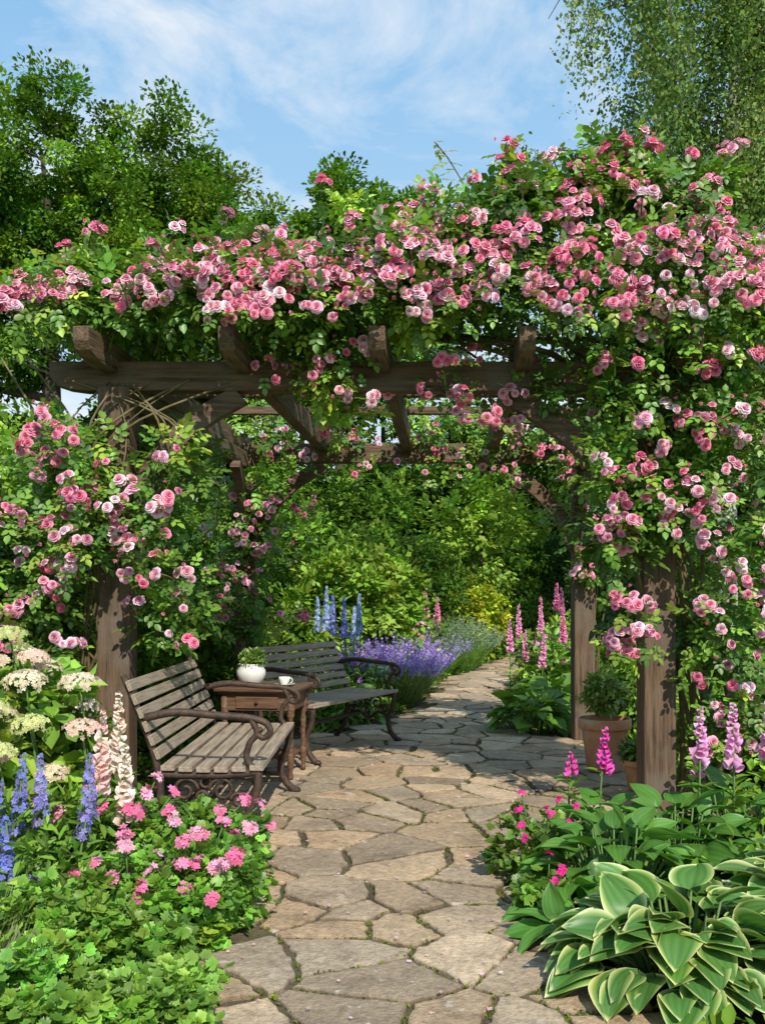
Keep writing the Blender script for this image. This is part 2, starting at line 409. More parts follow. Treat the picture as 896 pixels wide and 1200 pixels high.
for nm, (x, y) in dict(post_1=FL, post_2=FR, post_3=BL_, post_4=BR_).items():
    beam(nm, pg, (x, y, -.1), (x, y, 2.52 if y < 6 else 2.6), .185, .185, M_timber, bev=.012)
beam("front_beam", pg, (-1.93, 5.5, 2.585), (2.05, 5.5, 2.585), .11, .17, M_timber, shape=tipped)
beam("rear_beam", pg, (-1.5, 8.4, 2.585), (2.15, 8.4, 2.585), .11, .17, M_timber, shape=tipped)
for i, (xf, xb) in enumerate([(-1.62, -1.25), (-.84, -.5), (-.03, .25), (.78, 1.0), (1.68, 1.82)]):
    beam("rafter_%d" % i, pg, (xf, 5.04, 2.68), (xb, 8.75, 2.68), .09, .16, M_timber, shape=tipped)
for i, y in enumerate([6.2, 6.85, 7.5]):
    beam("batten_%d" % i, pg, (-1.8, y, 2.79), (2.1, y, 2.79), .06, .06, M_timber)
for i, (f, b) in enumerate([(FL, BL_), (FR, BR_)]):
    beam("side_beam_%d" % i, pg, (f[0], f[1] + .1, 2.51), (b[0], b[1] - .06, 2.51), .085, .14, M_timber)
def brace(name, x, y, sx, r=.72, z1=2.5, sy=0):
    mb = MB(); N = 12; V = []
    for i in range(N + 1):
        t = i / N; bow = .13 * math.sin(t * math.pi)
        px = .07 + (r - .07) * t - bow * .55; pz = z1 - r + (r - .02) * t + bow * .55
        for nx, nz in ((-.5, .5), (.5, -.5)):
            q = .12
            for w in (-.04, .04):
                if sy == 0: V.append((x + sx * (px + nx * q * .7), y + w, pz + nz * q * .7))
                else: V.append((x + w, y + sy * (px + nx * q * .7), pz + nz * q * .7))
    F = []
    for i in range(N):
        o = i * 4
        F += [[o, o + 1, o + 5, o + 4], [o + 1, o + 3, o + 7, o + 5], [o + 3, o + 2, o + 6, o + 7], [o + 2, o, o + 4, o + 6]]
    F += [[0, 2, 3, 1], [N * 4, N * 4 + 1, N * 4 + 3, N * 4 + 2]]
    mb.add(V, [A(F)], (1, 1, 1)); mb.build(name, [M_timber], parent=pg, smooth=False)
brace("brace_1", FL[0], FL[1], 1); brace("brace_2", FR[0], FR[1], -1, .85)
brace("brace_3", BL_[0], BL_[1], 1, .7); brace("brace_4", BR_[0], BR_[1], -1, .75)
brace("brace_5", FL[0], FL[1], 1, .6, 2.44, 1); brace("brace_6", BL_[0], BL_[1], 1, .6, 2.44, -1); brace("brace_7", BR_[0], BR_[1], 1, .6, 2.44, -1)

# ------------------------------------------------------------------ benches
def bench(loc, rot, L):
    e = empty("garden_bench", loc, rot)     # local x = front, y = length
    h = L / 2
    for i in range(6):
        x = -.18 + i * .086; z = .435 - .012 * math.sin((i + .5) / 6 * math.pi)
        beam("seat_slat_%d" % i, e, (x, -h, z), (x, h, z), .068, .026, M_slat, bev=.004)
    for i in range(6):
        t = i / 5; x = -.232 - .135 * t; z = .50 + .33 * t
        beam("back_slat_%d" % i, e, (x, -h, z), (x, h, z), .022, .054, M_slat, roll=math.radians(-22), bev=.004)
    k = 0
    for yy in (-h + .03, h - .03):
        mb = MB()
        def cur(pts, r0, r1=None, n=22):
            q = smooth_path(pts, n); r = np.linspace(r0, r1 or r0, n)
            tube(mb, np.c_[q[:, 0], np.full(n, yy), q[:, 1]], r, seg=8, flat=(0, 1, 0))
        cur([(-.33, 0), (-.31, .03), (-.25, .12), (-.22, .27), (-.235, .43), (-.285, .6), (-.40, .88)], .024, .017)
        cur([(.30, 0), (.27, .02), (.22, .08), (.2, .18), (.245, .3), (.26, .42)], .026, .02)
        cur([(-.225, .40), (-.1, .395), (.1, .395), (.26, .41)], .02)
        cur([(-.31, .67), (-.15, .70), (.05, .685), (.2, .675), (.29, .65), (.315, .605), (.28, .575), (.25, .6), (.275, .62)], .021, .013, 30)
        cur([(.255, .41), (.2, .47), (.215, .55), (.25, .6), (.22, .67)], .016)
        cur([(-.22, .2), (-.1, .24), (.0, .18), (.1, .24), (.21, .2)], .014)
        for (cx, cz, s, r) in [(-.1, .32, 1, .065), (.08, .32, -1, .065), (-.02, .29, 1, .03), (.16, .27, -1, .04), (-.17, .26, 1, .035)]:
            th = np.linspace(0, 2.6 * math.pi, 26); rr = r * (1 - th / th[-1] * .75)
            tube(mb, np.c_[cx + s * rr * np.cos(th), np.full(26, yy), cz + rr * np.sin(th)], .010, seg=6, flat=(0, 1, 0))
        for (cx, cz) in [(-.01, .24), (0, .36)]:
            th = np.linspace(0, 2 * math.pi, 14); tube(mb, np.c_[cx + .025 * np.cos(th), np.full(14, yy), cz + .025 * np.sin(th)], .008, seg=6, flat=(0, 1, 0))
        for fx in (-.33, .30):
            lathe(mb, [(0, 0), (.03, 0), (.03, .012), (.02, .025), (0, .03)], (fx, yy, 0), 10)
        mb.build("iron_end_%d" % k, [M_iron], parent=e); k += 1
    mb = MB(); tube(mb, [(0, -h + .03, .24), (0, 0, .24), (0, h - .03, .24)], .01, seg=6); tube(mb, [(-.13, -h + .03, .22), (-.13, 0, .22), (-.13, h - .03, .22)], .008, seg=6)
    mb.build("tie_rods", [M_iron], parent=e)
bench((-.86, 5.34, .04), 0, 1.6)
bench((-.44, 7.83, .04), -math.radians(28), 1.4)

# ------------------------------------------------------------------ side table + tea things
tb = empty("side_table", (-.84, 6.72, .04), math.radians(-8))
beam("table_top", tb, (-.30, 0, .62), (.30, 0, .62), .52, .03, M_table, bev=.009)
beam("top_moulding", tb, (-.275, 0, .597), (.275, 0, .597), .47, .014, M_table, bev=.003)
for i, (a, b) in enumerate([((-.22, -.2), (.22, -.2)), ((-.22, .2), (.22, .2)), ((-.24, -.17), (-.24, .17)), ((.24, -.17), (.24, .17))]):
    beam("apron_%d" % i, tb, (*a, .53), (*b, .53), .02, .115, M_table, bev=.003)
beam("drawer_front", tb, (-.15, -.217, .53), (.15, -.217, .53), .012, .08, M_table, bev=.003)
mb = MB(); lathe(mb, [(0, 0), (.012, 0), (.014, .01), (.008, .02), (0, .022)], seg=10); kb = mb.build("drawer_knob", [M_iron], parent=tb); kb.location = (0, -.223, .53); kb.rotation_euler = (math.pi / 2, 0, 0)
beam("shelf", tb, (-.22, 0, .14), (.22, 0, .14), .38, .02, M_table, bev=.004)
k = 0
for sx in (-1, 1):
    for sy in (-1, 1):
        mb = MB(); lathe(mb, [(0, 0), (.016, 0), (.02, .02), (.014, .05), (.024, .09), (.024, .17), (.016, .19), (.022, .22), (.015, .26), (.019, .33), (.022, .38), (.015, .41), (.025, .43), (.027, .44), (.027, .59), (0, .59)], (sx * .235, sy * .195, 0), 14)
        mb.build("leg_%d" % k, [M_table], parent=tb); k += 1
ZT = .04 + .636
mb = MB(); pc = (-.93, 6.66, ZT)
lathe(mb, [(0, 0), (.055, 0), (.06, .008), (.085, .035), (.103, .075), (.102, .105), (.085, .132), (.083, .142), (.09, .15), (.088, .155), (.078, .15), (.078, .13), (0, .125)], pc, 32)
lathe(mb, [(0, .13), (.077, .131)], pc, 20, mat=1)
foliage(mb, [(pc[0], pc[1], ZT + .18, .08, .08, .07)], 50, 24, .035, .028, [(.09, .16, .04), (.12, .2, .05)], L4, 2, 1, .2)
mb.build("planter_bowl", [M_cer, M_soil, M_leaf], pc)
mb = MB(); cc_ = (-.69, 6.62, ZT)
lathe(mb, [(0, .0), (.03, .0), (.035, .004), (.072, .014), (.074, .017), (.035, .008), (0, .006)], cc_, 28)
lathe(mb, [(0, .01), (.02, .01), (.024, .016), (.036, .035), (.041, .062), (.0395, .062), (.034, .036), (.02, .02), (0, .018)], cc_, 28)
th = np.linspace(-1.4, 1.4, 12); tube(mb, np.c_[cc_[0] + .036 + .02 * np.cos(th), np.full(12, cc_[1]), cc_[2] + .038 + .018 * np.sin(th)], .0035, seg=6, flat=(0, 1, 0))
mb.build("teacup_and_saucer", [M_cer], cc_)

def pot(loc, r, h, cols, hh=.35):
    mb = MB(); x, y, z = loc
    lathe(mb, [(0, 0), (r * .68, 0), (r * .7, .01), (r * .92, h * .78), (r * .93, h * .8), (r * 1.04, h * .81), (r * 1.06, h * .84), (r * 1.06, h * .98), (r * 1.03, h), (r * .94, h), (r * .92, h * .9), (0, h * .88)], loc, 36)
    lathe(mb, [(0, h * .89), (r * .91, h * .89)], loc, 20, mat=1)
    foliage(mb, [(x, y, z + h + hh * .6, r * .8, r * .8, hh * .5)], 60, 22, .06, .05, cols, L7, 2, .8, .3, zmin=z + h)
    mb.build("terracotta_pot", [M_terra, M_soil, M_leaf], loc)
pot((1.62, 6.85, .04), .18, .38, [(.1, .17, .05), (.14, .22, .07)], .28)
pot((1.70, 6.15, .04), .13, .20, [(.07, .15, .03)], .08)

# ------------------------------------------------------------------ climbing roses
PINK = A([[.88, .43, .56], [.90, .54, .65], [.85, .34, .48], [.91, .62, .70], [.83, .27, .42], [.88, .47, .60]])
RGREEN = A([[.07, .155, .03], [.055, .125, .028], [.10, .20, .035], [.045, .10, .022], [.14, .23, .045]])
def rose_bush(name, clumps, leaves_per, clusters, canes, origin):
    mb = MB(); clumps = A(clumps, float); n = len(clumps)
    ncl = n * leaves_per; idx = np.repeat(np.arange(n), leaves_per)
    dr = rdir(ncl); p = clumps[idx, :3] + dr * (rng.random(ncl) ** .5 * clumps[idx, 3])[:, None]
    cc = vary(RGREEN[rng.integers(0, len(RGREEN), n)], n, .18)
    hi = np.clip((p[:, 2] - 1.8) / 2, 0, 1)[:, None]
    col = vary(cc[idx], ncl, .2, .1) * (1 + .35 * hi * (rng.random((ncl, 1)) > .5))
    d = dr + rng.normal(size=(ncl, 3)) * .5 + A([0, 0, -.15]); up = A([0, -.3, 1.]) + dr * .6 + rng.normal(size=(ncl, 3)) * .3
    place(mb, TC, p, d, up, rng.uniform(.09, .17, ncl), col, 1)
    for (c, face, nb, sp) in clusters:
        f = nrm(A(face, float)); bc = PINK[rng.integers(len(PINK))]
        q = nrm(rdir(nb) + f * .9); pos = A(c) + q * sp * rng.uniform(.5, 1.15, (nb, 1)) * A([1.25, .8, .95])
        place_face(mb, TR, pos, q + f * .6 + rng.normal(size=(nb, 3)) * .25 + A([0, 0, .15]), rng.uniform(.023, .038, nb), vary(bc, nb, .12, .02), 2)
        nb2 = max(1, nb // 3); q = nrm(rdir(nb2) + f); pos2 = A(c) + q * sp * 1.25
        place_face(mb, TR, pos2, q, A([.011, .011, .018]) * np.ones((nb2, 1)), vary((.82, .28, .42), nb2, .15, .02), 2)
        for qq in pos[:2]: tube(mb, [A(c) - f * sp * 1.2, A(c), qq], .0035, seg=4, mat=0)
        m = 5; q = nrm(rdir(m) - f * .1); place(mb, TC, A(c) + q * sp * .8 - f * sp * .5, q + rng.normal(size=(m, 3)) * .2, A([0, -.3, 1.]) + f * .4 + np.zeros((m, 3)), rng.uniform(.09, .14, m), vary(RGREEN[rng.integers(0, 5, m)], m, .2), 1)
    for (pts, r) in canes: tube(mb, smooth_path(pts, 26), np.linspace(r, r * .4, 26), seg=6, mat=0)
    mb.build(name, [M_stem, M_leaf, M_petal], origin)

TX = [-2.1, -1.54, -.9, -.24, 0, .26, .56, .76, .96, 1.26, 1.56, 1.86, 2.1, 2.3]
TZ = [2.88, 3.12, 3.2, 3.22, 3.30, 3.38, 3.44, 3.54, 3.65, 3.72, 3.54, 3.48, 3.22, 2.9]
topz = lambda x: np.interp(x, TX, TZ) + .05 * math.sin(5.3 * x) + .04 * math.sin(11 * x + 1)
cl = []; fl = []
def lowz(x): return np.interp(x, [-2, -1.0, -.7, .3, .8, 1.2, 2.2], [2.84, 2.86, 2.80, 2.76, 2.72, 2.58, 2.35])
for _ in range(190):
    x = rng.uniform(-1.85, 2.1); r = rng.uniform(.12, .24); y = 5.12 + rng.gamma(1.2, .5)
    if y > 8.: continue
    zt = topz(x) - r * .9 - .12 * max(0, y - 6); lo = lowz(x) + r * .7
    z = rng.uniform(lo, max(lo + .02, zt)); cl.append((x, y, z, r))
for _ in range(64):
    x = rng.uniform(-1.9, 2.15); r = rng.uniform(.05, .11); cl.append((x, 5.1 + rng.random() * 1.0, topz(x) + rng.uniform(-.15, .08), r))
for _ in range(62):
    z = rng.uniform(1.0, 2.8); r = rng.uniform(.11, .21)
    x = rng.uniform(1.22 + .25 * (z < 1.6), 2.2 - .14 * abs(z - 2)); y = rng.uniform(5.2, 6.0)
    if abs(x - 1.6) < .2 and z < 1.65 and y < 5.6: x += .35
    cl.append((x, y, z, r))
for _ in range(11): cl.append((rng.uniform(1.42, 1.8), 5.25, rng.uniform(1.65, 2.4), rng.uniform(.08, .14)))
for _ in range(9):
    cl.append((rng.uniform(1.78, 2.08), rng.uniform(5.2, 5.9), rng.uniform(.4, 1.1), rng.uniform(.07, .12)))
for _ in range(9):
    cl.append((rng.uniform(-.6, 1.3), rng.uniform(5.2, 5.8), rng.uniform(2.45, 2.68), rng.uniform(.04, .08)))
for _ in range(265):
    x = rng.uniform(-2., 2.3); t = rng.random() ** .9; z = 2.80 + (topz(x) - 2.78) * t
    if -1.9 < x < -.9 and (z < 2.88 or rng.random() < .35): continue
    y = 4.98 + .40 * t * t + rng.normal() * .05
    fl.append(((x, y - .03, z), (rng.normal() * .3, -1, .2 + .9 * t), rng.integers(2, 10), rng.uniform(.05, .12)))
for _ in range(80):
    x = rng.uniform(-1.95, 2.2); fl.append(((x, 5.15 + rng.random() * .8, topz(x) + rng.uniform(-.1, .1)), (rng.normal() * .3, -.7, 1), rng.integers(2, 8), rng.uniform(.05, .1)))
for _ in range(105):
    z = rng.uniform(1.0, 2.8); x = rng.uniform(1.2, 2.1 + .25 * (z > 1.5))
    if abs(x - 1.6) < .14 and z < 1.6: continue
    fl.append(((x, rng.uniform(5.0, 5.22), z), (rng.normal() * .3 + (x - 1.7) * .6, -1, .3), rng.integers(2, 8), rng.uniform(.05, .09)))
for _ in range(14): fl.append(((rng.uniform(1.75, 2.1), 5.25, rng.uniform(.45, 1.)), (.2, -1, .4), rng.integers(1, 4), .05))
for _ in range(34): fl.append(((rng.uniform(-.8, 1.25), rng.uniform(5.2, 5.8), rng.uniform(2.3, 2.75)), (rng.normal() * .4, -1, -.2), rng.integers(1, 6), rng.uniform(.05, .08)))
canes = []
for _ in range(15):
    x0 = 1.9 + rng.normal() * .08; s = rng.choice([-.3, 1])
    canes.append(([(x0, 5.75, 0), (x0 + .12 * s, 5.6, .6), (1.75 + rng.normal() * .14, 5.45, 1.4), (1.6 + rng.normal() * .25, 5.4, 2.2), (1.2 + rng.normal() * .5, 5.6, 2.8)], rng.uniform(.010, .019)))
for _ in range(12):
    a = rng.uniform(.3, 1.5); canes.append(([(1.7, 5.6, 2.2), (a + .3, 5.5, 2.75), (a - .8, 5.6, 2.85), (a - 1.6, 5.6, 2.95), (a - 2.2, 5.4, 2.8 + rng.random() * .2)], rng.uniform(.008, .014)))
for k in range(34):   # free arching shoots above the roof, each carrying blooms and leaves
    x = rng.uniform(-1.8, 1.0) if k < 14 else rng.uniform(.6, 2.3); z = topz(x); dx = rng.normal() * .2; e = (x + dx, 5.3, z + rng.uniform(.06, .30))
    canes.append(([(x, 5.4, z - .4), (x + dx * .4, 5.4, z - .05), e], .005)); fl.append((e, (rng.normal() * .4, -.4, 1), rng.integers(2, 8), .06))
    for t in (.25, .5, .75): cl.append((x + dx * t, 5.37, z - .1 + (e[2] - z + .1) * t, .03))
rose_bush("climbing_rose", cl, 30, fl, canes, (1.8, 5.75, 0))
mb = MB()
for t in np.linspace(0, 1, 10):
    m = 2; place(mb, TC, np.repeat(A([[.60 - .3 * t, 5.4, 3.42 + .50 * t]]), m, 0), rdir(m) * A([1, .6, .4]), A([0, -.6, 1.]) + np.zeros((m, 3)), rng.uniform(.08, .13, m), vary((.15, .2, .04), m, .15), 1)
tube(mb, smooth_path([(.62, 5.4, 3.15), (.52, 5.4, 3.55), (.40, 5.4, 3.79), (.30, 5.4, 3.92)], 12), .004, mat=0)
mb.build("rose_shoot", [M_stem, M_leaf], (.62, 5.4, 3.15))

cl = []; fl = []; canes = []
for _ in range(74):
    z = rng.uniform(1.1, 2.25); r = rng.uniform(.1, .19); x = -1.68 + rng.normal() * .34
    x = min(max(x, -2.5), -1.12); y = rng.uniform(5.25, 6.0)
    if z < 1.5 and abs(x + 1.55) < .26: x -= .5
    cl.append((x, y, z, r))
for _ in range(24): cl.append((rng.uniform(-2.5, -1.85), rng.uniform(5.0, 6.0), rng.uniform(.5, 1.5), rng.uniform(.1, .2)))
for _ in range(95):
    z = rng.uniform(1.0, 2.3); x = max(min(-1.75 + rng.normal() * .42, -1.08), -2.4)
    if z > 2.1 and x > -1.6: continue
    if z < 1.5 and abs(x + 1.55) < .13: continue
    fl.append(((x, rng.uniform(4.95, 5.22), z), (rng.normal() * .4, -1, .4), rng.integers(1, 7), rng.uniform(.045, .08)))
for _ in range(14):
    x0 = -1.75 + rng.normal() * .1
    canes.append(([(x0, 5.75, 0), (x0 + rng.normal() * .1, 5.6, .7), (-1.6 + rng.normal() * .2, 5.4, 1.5), (-1.6 + rng.normal() * .35, 5.35, 2.2), (-1.4 + rng.normal() * .4, 5.5, 2.7)], rng.uniform(.008, .015)))
rose_bush("climbing_rose", cl, 32, fl, canes, (-1.75, 5.75, 0))
cl = []; fl = []; canes = []
for _ in range(30): cl.append((-1.2 + rng.normal() * .18, 8.3 + rng.normal() * .15, rng.uniform(.9, 2.6), rng.uniform(.08, .14)))
for _ in range(30): cl.append((rng.uniform(-1.3, 1.9), 8.3 + rng.normal() * .2, rng.uniform(2.68, 3.05), rng.uniform(.1, .17)))
for _ in range(20): cl.append((1.93 + rng.normal() * .12, 8.4 + rng.normal() * .13, rng.uniform(1.3, 2.7), rng.uniform(.08, .14)))
for _ in range(42): fl.append(((-1.1 + rng.normal() * .22, 8.1, rng.uniform(1.1, 2.4)), (.3, -1, .2), rng.integers(1, 4), .06))
for _ in range(50): fl.append(((rng.uniform(-1.0, 1.8), 8.15, rng.uniform(2.3, 2.85)), (0, -1, 0), rng.integers(1, 5), .07))
for _ in range(18): fl.append(((1.85 + rng.normal() * .13, 8.15, rng.uniform(1.4, 2.6)), (-.3, -1, .2), rng.integers(1, 4), .06))
for s in (-1.25, 1.9):
    for _ in range(4): canes.append(([(s, 8.55, 0), (s + rng.normal() * .05, 8.5, .9), (s + rng.normal() * .1, 8.3, 1.8), (s + rng.normal() * .1, 8.3, 2.7)], .01))
rose_bush("climbing_rose", cl, 22, fl, canes, (-1.25, 8.5, 0))

# ------------------------------------------------------------------ trees
OAK = [(.06, .13, .02), (.08, .16, .026), (.045, .10, .017), (.11, .195, .03)]
tree("oak_tree", (-8.6, 24, 0), 12.5, [(.2, 0, 12.0, 2.4, 2.4, 2.5), (-2.6, 0, 11.2, 2.4, 2.5, 2.8), (1.9, -.5, 9.8, 1.6, 2, 2.2), (-.8, 0, 10.2, 2.4, 2, 2.2), (-4, 0, 8.5, 2.5, 2, 2.4), (-1, 0, 8., 2.8, 2.6, 1.5)], 430, 230, .56, .135, OAK, .42)
tree("oak_tree", (-5.3, 25, 0), 12.5, [(-.4, 0, 12.2, 1.6, 1.7, 2.3), (1.1, 0, 10.6, 1.6, 1.8, 2.1), (-1.2, 0, 9.8, 1.7, 2, 2.2), (1.9, 0, 8.4, 1.5, 2, 1.6), (.3, 0, 7.4, 2.6, 2.5, 1.6)], 340, 230, .53, .135, OAK, .38)
tree("ash_tree", (-1.6, 33, 0), 14.2, [(0, 0, 14.2, 1.5, 2, 2.1), (1.9, 0, 13.6, 1.4, 2, 2.1), (-2.2, 0, 12.8, 1.7, 2, 2.1), (3.2, 0, 11.8, 1.6, 2, 2.1), (.5, 0, 10.4, 3.8, 2.5, 3.0)], 340, 190, .65, .18, [(.05, .125, .018), (.075, .16, .025)], .3)
tree("lime_tree", (11.5, 29, 0), 13, [(0, 0, 11, 3.2, 3, 4.2), (-2.2, 0, 8, 2.4, 2.4, 3.0), (2, 0, 7, 3, 3, 4)], 230, 210, .8, .19, [(.07, .15, .028), (.05, .115, .02)], .35)
mb = MB(); bl_ = []
for x in np.arange(-26, 27, 2.6):
    h = rng.uniform(8.5, 11.0) if -2 < x < 9 else rng.uniform(9, 12.); y = 37 + rng.uniform(-1.5, 2.5)
    bl_ += [(x, y, h * .62, 2.1, 1.8, h * .38), (x + rng.normal() * .5, y - 1, h * .28, 2.3, 1.6, h * .3)]
    tube(mb, [(x, y, 0), (x + .1, y, h * .45), (x, y, h * .85)], [.3, .2, .05], seg=6, mat=0)
foliage(mb, bl_, 620, 110, 1.1, .30, [(.035, .085, .015), (.05, .11, .018), (.028, .065, .013), (.075, .135, .022)], L4, 1, .7, .5)
for x in np.arange(-17, 15, 1.7):   # understorey that closes the view through the pergola
    h = rng.uniform(5.5, 8.0); y = 31.5 + rng.uniform(-1, 1); b_ = [(x, y, h * .5, 1.5, 1.0, h * .5)]
    foliage(mb, b_, 46, 80, .95, .40, [(.022, .055, .012), (.035, .078, .015), (.018, .045, .01)], L4, 1, .8, .1)
    foliage(mb, b_, 30, 100, .7, .22, [(.035, .085, .015), (.055, .115, .02)], L4, 1, .7, .8)
    tube(mb, [(x, y, 0), (x + .1, y, h * .5), (x, y, h * .8)], [.14, .1, .03], seg=6, mat=0)
mb.build("background_trees", [M_bark, M_far], (0, 37, 0))

def birch(base):
    mb = MB(); base = A(base, float)
    tr = smooth_path([base - A([0, 0, .2]), base + A([.05, 0, 3]), base + A([-.1, 0, 7]), base + A([.25, 0, 11]), base + A([.1, 0, 16])], 30)
    tube(mb, tr, np.linspace(.28, .03, 30) * np.r_[1.3, np.ones(29)], seg=12, mat=0)
    tr2 = smooth_path([tr[8], tr[8] + A([-.7, -.2, 2.6]), tr[8] + A([-1.2, -.3, 6]), tr[8] + A([-1.6, -.3, 10.5])], 20); tube(mb, tr2, np.linspace(.12, .02, 20), seg=8, mat=0)
    tr3 = smooth_path([tr[10], tr[10] + A([.9, -.2, 3]), tr[10] + A([1.5, 0, 8])], 16); tube(mb, tr3, np.linspace(.12, .02, 16), seg=8, mat=0)
    trunk = np.vstack([tr[9:], tr2[3:], tr3[2:]])
    tips = []
    for k in range(130):
        s = trunk[rng.integers(len(trunk))]; a = rng.uniform(0, 2 * math.pi); L = rng.uniform(.8, 3.0) * (1 - .3 * max(0, (s[2] - 9) / 7)); dx = A([math.cos(a), math.sin(a) * .8, 0])
        q = smooth_path([s, s + dx * L * .45 + A([0, 0, L * .35]), s + dx * L * .85 + A([0, 0, L * .38]), s + dx * L * 1.1 + A([0, 0, L * .05])], 10)
        tube(mb, q, np.linspace(.022, .006, 10), seg=4, mat=1); tips += list(q[2:])
    tips = A(tips); n = 1700; P = []; Cc = []
    for k in range(n):
        s = tips[rng.integers(len(tips))] + rng.normal(size=3) * .22; L = rng.uniform(.5, 1.9); m = int(L * 50)
        sw = rng.normal(size=2) * .18; t = np.sort(rng.random(m)); curve = np.c_[s[0] + sw[0] * t * L, s[1] + sw[1] * t * L, s[2] - L * t ** 1.1]
        P.append(curve + rng.normal(size=(m, 3)) * .08 * (1 + t[:, None])); Cc.append(vary(vary(A([[.09, .15, .055], [.12, .18, .065], [.07, .12, .04]][k % 3]), 1, .15)[0], m, .2))
        if k % 3 == 0: tube(mb, [s, s + A([sw[0] * L * .5, sw[1] * L * .5, -L * .45]), s + A([sw[0] * L, sw[1] * L, -L])], [.006, .004, .002], seg=3, mat=1)
    P = np.vstack(P); m = len(P)
    place(mb, L4, P, rdir(m) * A([1, 1, .6]) + A([0, 0, -.8]), rdir(m) + A([0, -.4, .4]), rng.uniform(.06, .11, m), np.vstack(Cc), 2)
    mb.build("birch_tree", [M_birch, M_bark, M_far], base)
birch((6.2, 17.2, 0))

# ------------------------------------------------------------------ shrubs and hedge
DK = [(.04, .088, .018), (.055, .115, .02), (.03, .07, .015)]
MD = [(.07, .145, .025), (.09, .175, .03), (.055, .115, .022)]
LT = [(.12, .21, .035), (.10, .19, .03), (.15, .24, .05)]
YG = [(.22, .28, .035), (.17, .25, .03)]
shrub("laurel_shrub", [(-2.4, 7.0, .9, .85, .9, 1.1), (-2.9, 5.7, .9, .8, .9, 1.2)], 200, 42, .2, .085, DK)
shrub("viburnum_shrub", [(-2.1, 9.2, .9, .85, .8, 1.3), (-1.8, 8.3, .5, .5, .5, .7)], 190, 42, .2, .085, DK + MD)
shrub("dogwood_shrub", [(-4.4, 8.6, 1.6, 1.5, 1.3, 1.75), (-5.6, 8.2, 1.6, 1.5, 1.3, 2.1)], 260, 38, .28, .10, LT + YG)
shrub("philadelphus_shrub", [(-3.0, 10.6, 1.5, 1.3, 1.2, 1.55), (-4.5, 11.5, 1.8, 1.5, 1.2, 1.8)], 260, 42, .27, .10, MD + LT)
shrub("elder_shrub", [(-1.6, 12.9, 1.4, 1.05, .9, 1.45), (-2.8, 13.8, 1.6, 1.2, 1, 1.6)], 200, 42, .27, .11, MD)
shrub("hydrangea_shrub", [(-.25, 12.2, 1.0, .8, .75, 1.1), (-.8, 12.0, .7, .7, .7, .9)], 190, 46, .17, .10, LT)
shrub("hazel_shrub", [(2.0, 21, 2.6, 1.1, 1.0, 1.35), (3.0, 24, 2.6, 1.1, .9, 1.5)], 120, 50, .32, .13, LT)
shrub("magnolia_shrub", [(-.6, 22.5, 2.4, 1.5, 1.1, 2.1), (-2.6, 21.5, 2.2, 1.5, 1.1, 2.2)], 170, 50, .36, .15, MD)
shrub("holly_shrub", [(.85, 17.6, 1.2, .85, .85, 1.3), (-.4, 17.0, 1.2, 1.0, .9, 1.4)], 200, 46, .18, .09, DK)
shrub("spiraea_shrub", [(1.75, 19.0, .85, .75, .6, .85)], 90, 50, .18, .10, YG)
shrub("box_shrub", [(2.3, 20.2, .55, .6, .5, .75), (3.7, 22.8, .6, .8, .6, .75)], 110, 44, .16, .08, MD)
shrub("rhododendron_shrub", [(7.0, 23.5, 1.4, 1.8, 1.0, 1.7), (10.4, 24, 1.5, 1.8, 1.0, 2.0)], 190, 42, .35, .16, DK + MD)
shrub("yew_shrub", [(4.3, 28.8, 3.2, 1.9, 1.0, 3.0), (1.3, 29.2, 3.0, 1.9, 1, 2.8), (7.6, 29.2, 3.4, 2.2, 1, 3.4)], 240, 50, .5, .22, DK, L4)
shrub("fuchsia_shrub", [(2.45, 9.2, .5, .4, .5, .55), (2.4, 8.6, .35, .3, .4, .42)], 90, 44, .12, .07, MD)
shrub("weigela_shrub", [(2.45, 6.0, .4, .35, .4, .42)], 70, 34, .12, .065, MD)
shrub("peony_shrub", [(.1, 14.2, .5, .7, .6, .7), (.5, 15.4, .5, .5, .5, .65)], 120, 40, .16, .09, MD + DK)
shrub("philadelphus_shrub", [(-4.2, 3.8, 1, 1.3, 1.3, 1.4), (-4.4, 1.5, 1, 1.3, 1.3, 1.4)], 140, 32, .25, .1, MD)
mb = MB(); n = 40000
fx = rng.uniform(-4, 16, n); fz = rng.uniform(0, 2.95, n); fy = np.full(n, 26.) + rng.normal(size=n) * .05
top = rng.random(n) < .2; fy[top] = rng.uniform(26, 27.2, top.sum()); fz[top] = 2.95 + rng.normal(size=top.sum()) * .04
fy += .06 * np.sin(fx * 2.3) + .04 * np.sin(fz * 5 + fx)
V = [(-4, 26.1, 0), (16, 26.1, 0), (16, 27.2, 0), (-4, 27.2, 0), (-4, 26.1, 2.9), (16, 26.1, 2.9), (16, 27.2, 2.9), (-4, 27.2, 2.9)]
mb.add(V, [A([[0, 1, 5, 4], [1, 2, 6, 5], [2, 3, 7, 6], [3, 0, 4, 7], [4, 5, 6, 7]])], (.02, .04, .01), 0)
place(mb, L4, np.c_[fx, fy, fz], rdir(n) + A([0, -.6, .3]), rdir(n) + A([0, -.8, .6]), rng.uniform(.06, .12, n), vary((.028, .068, .018), n, .25), 0)
mb.build("clipped_hedge", [M_far], (6, 26.6, 0))

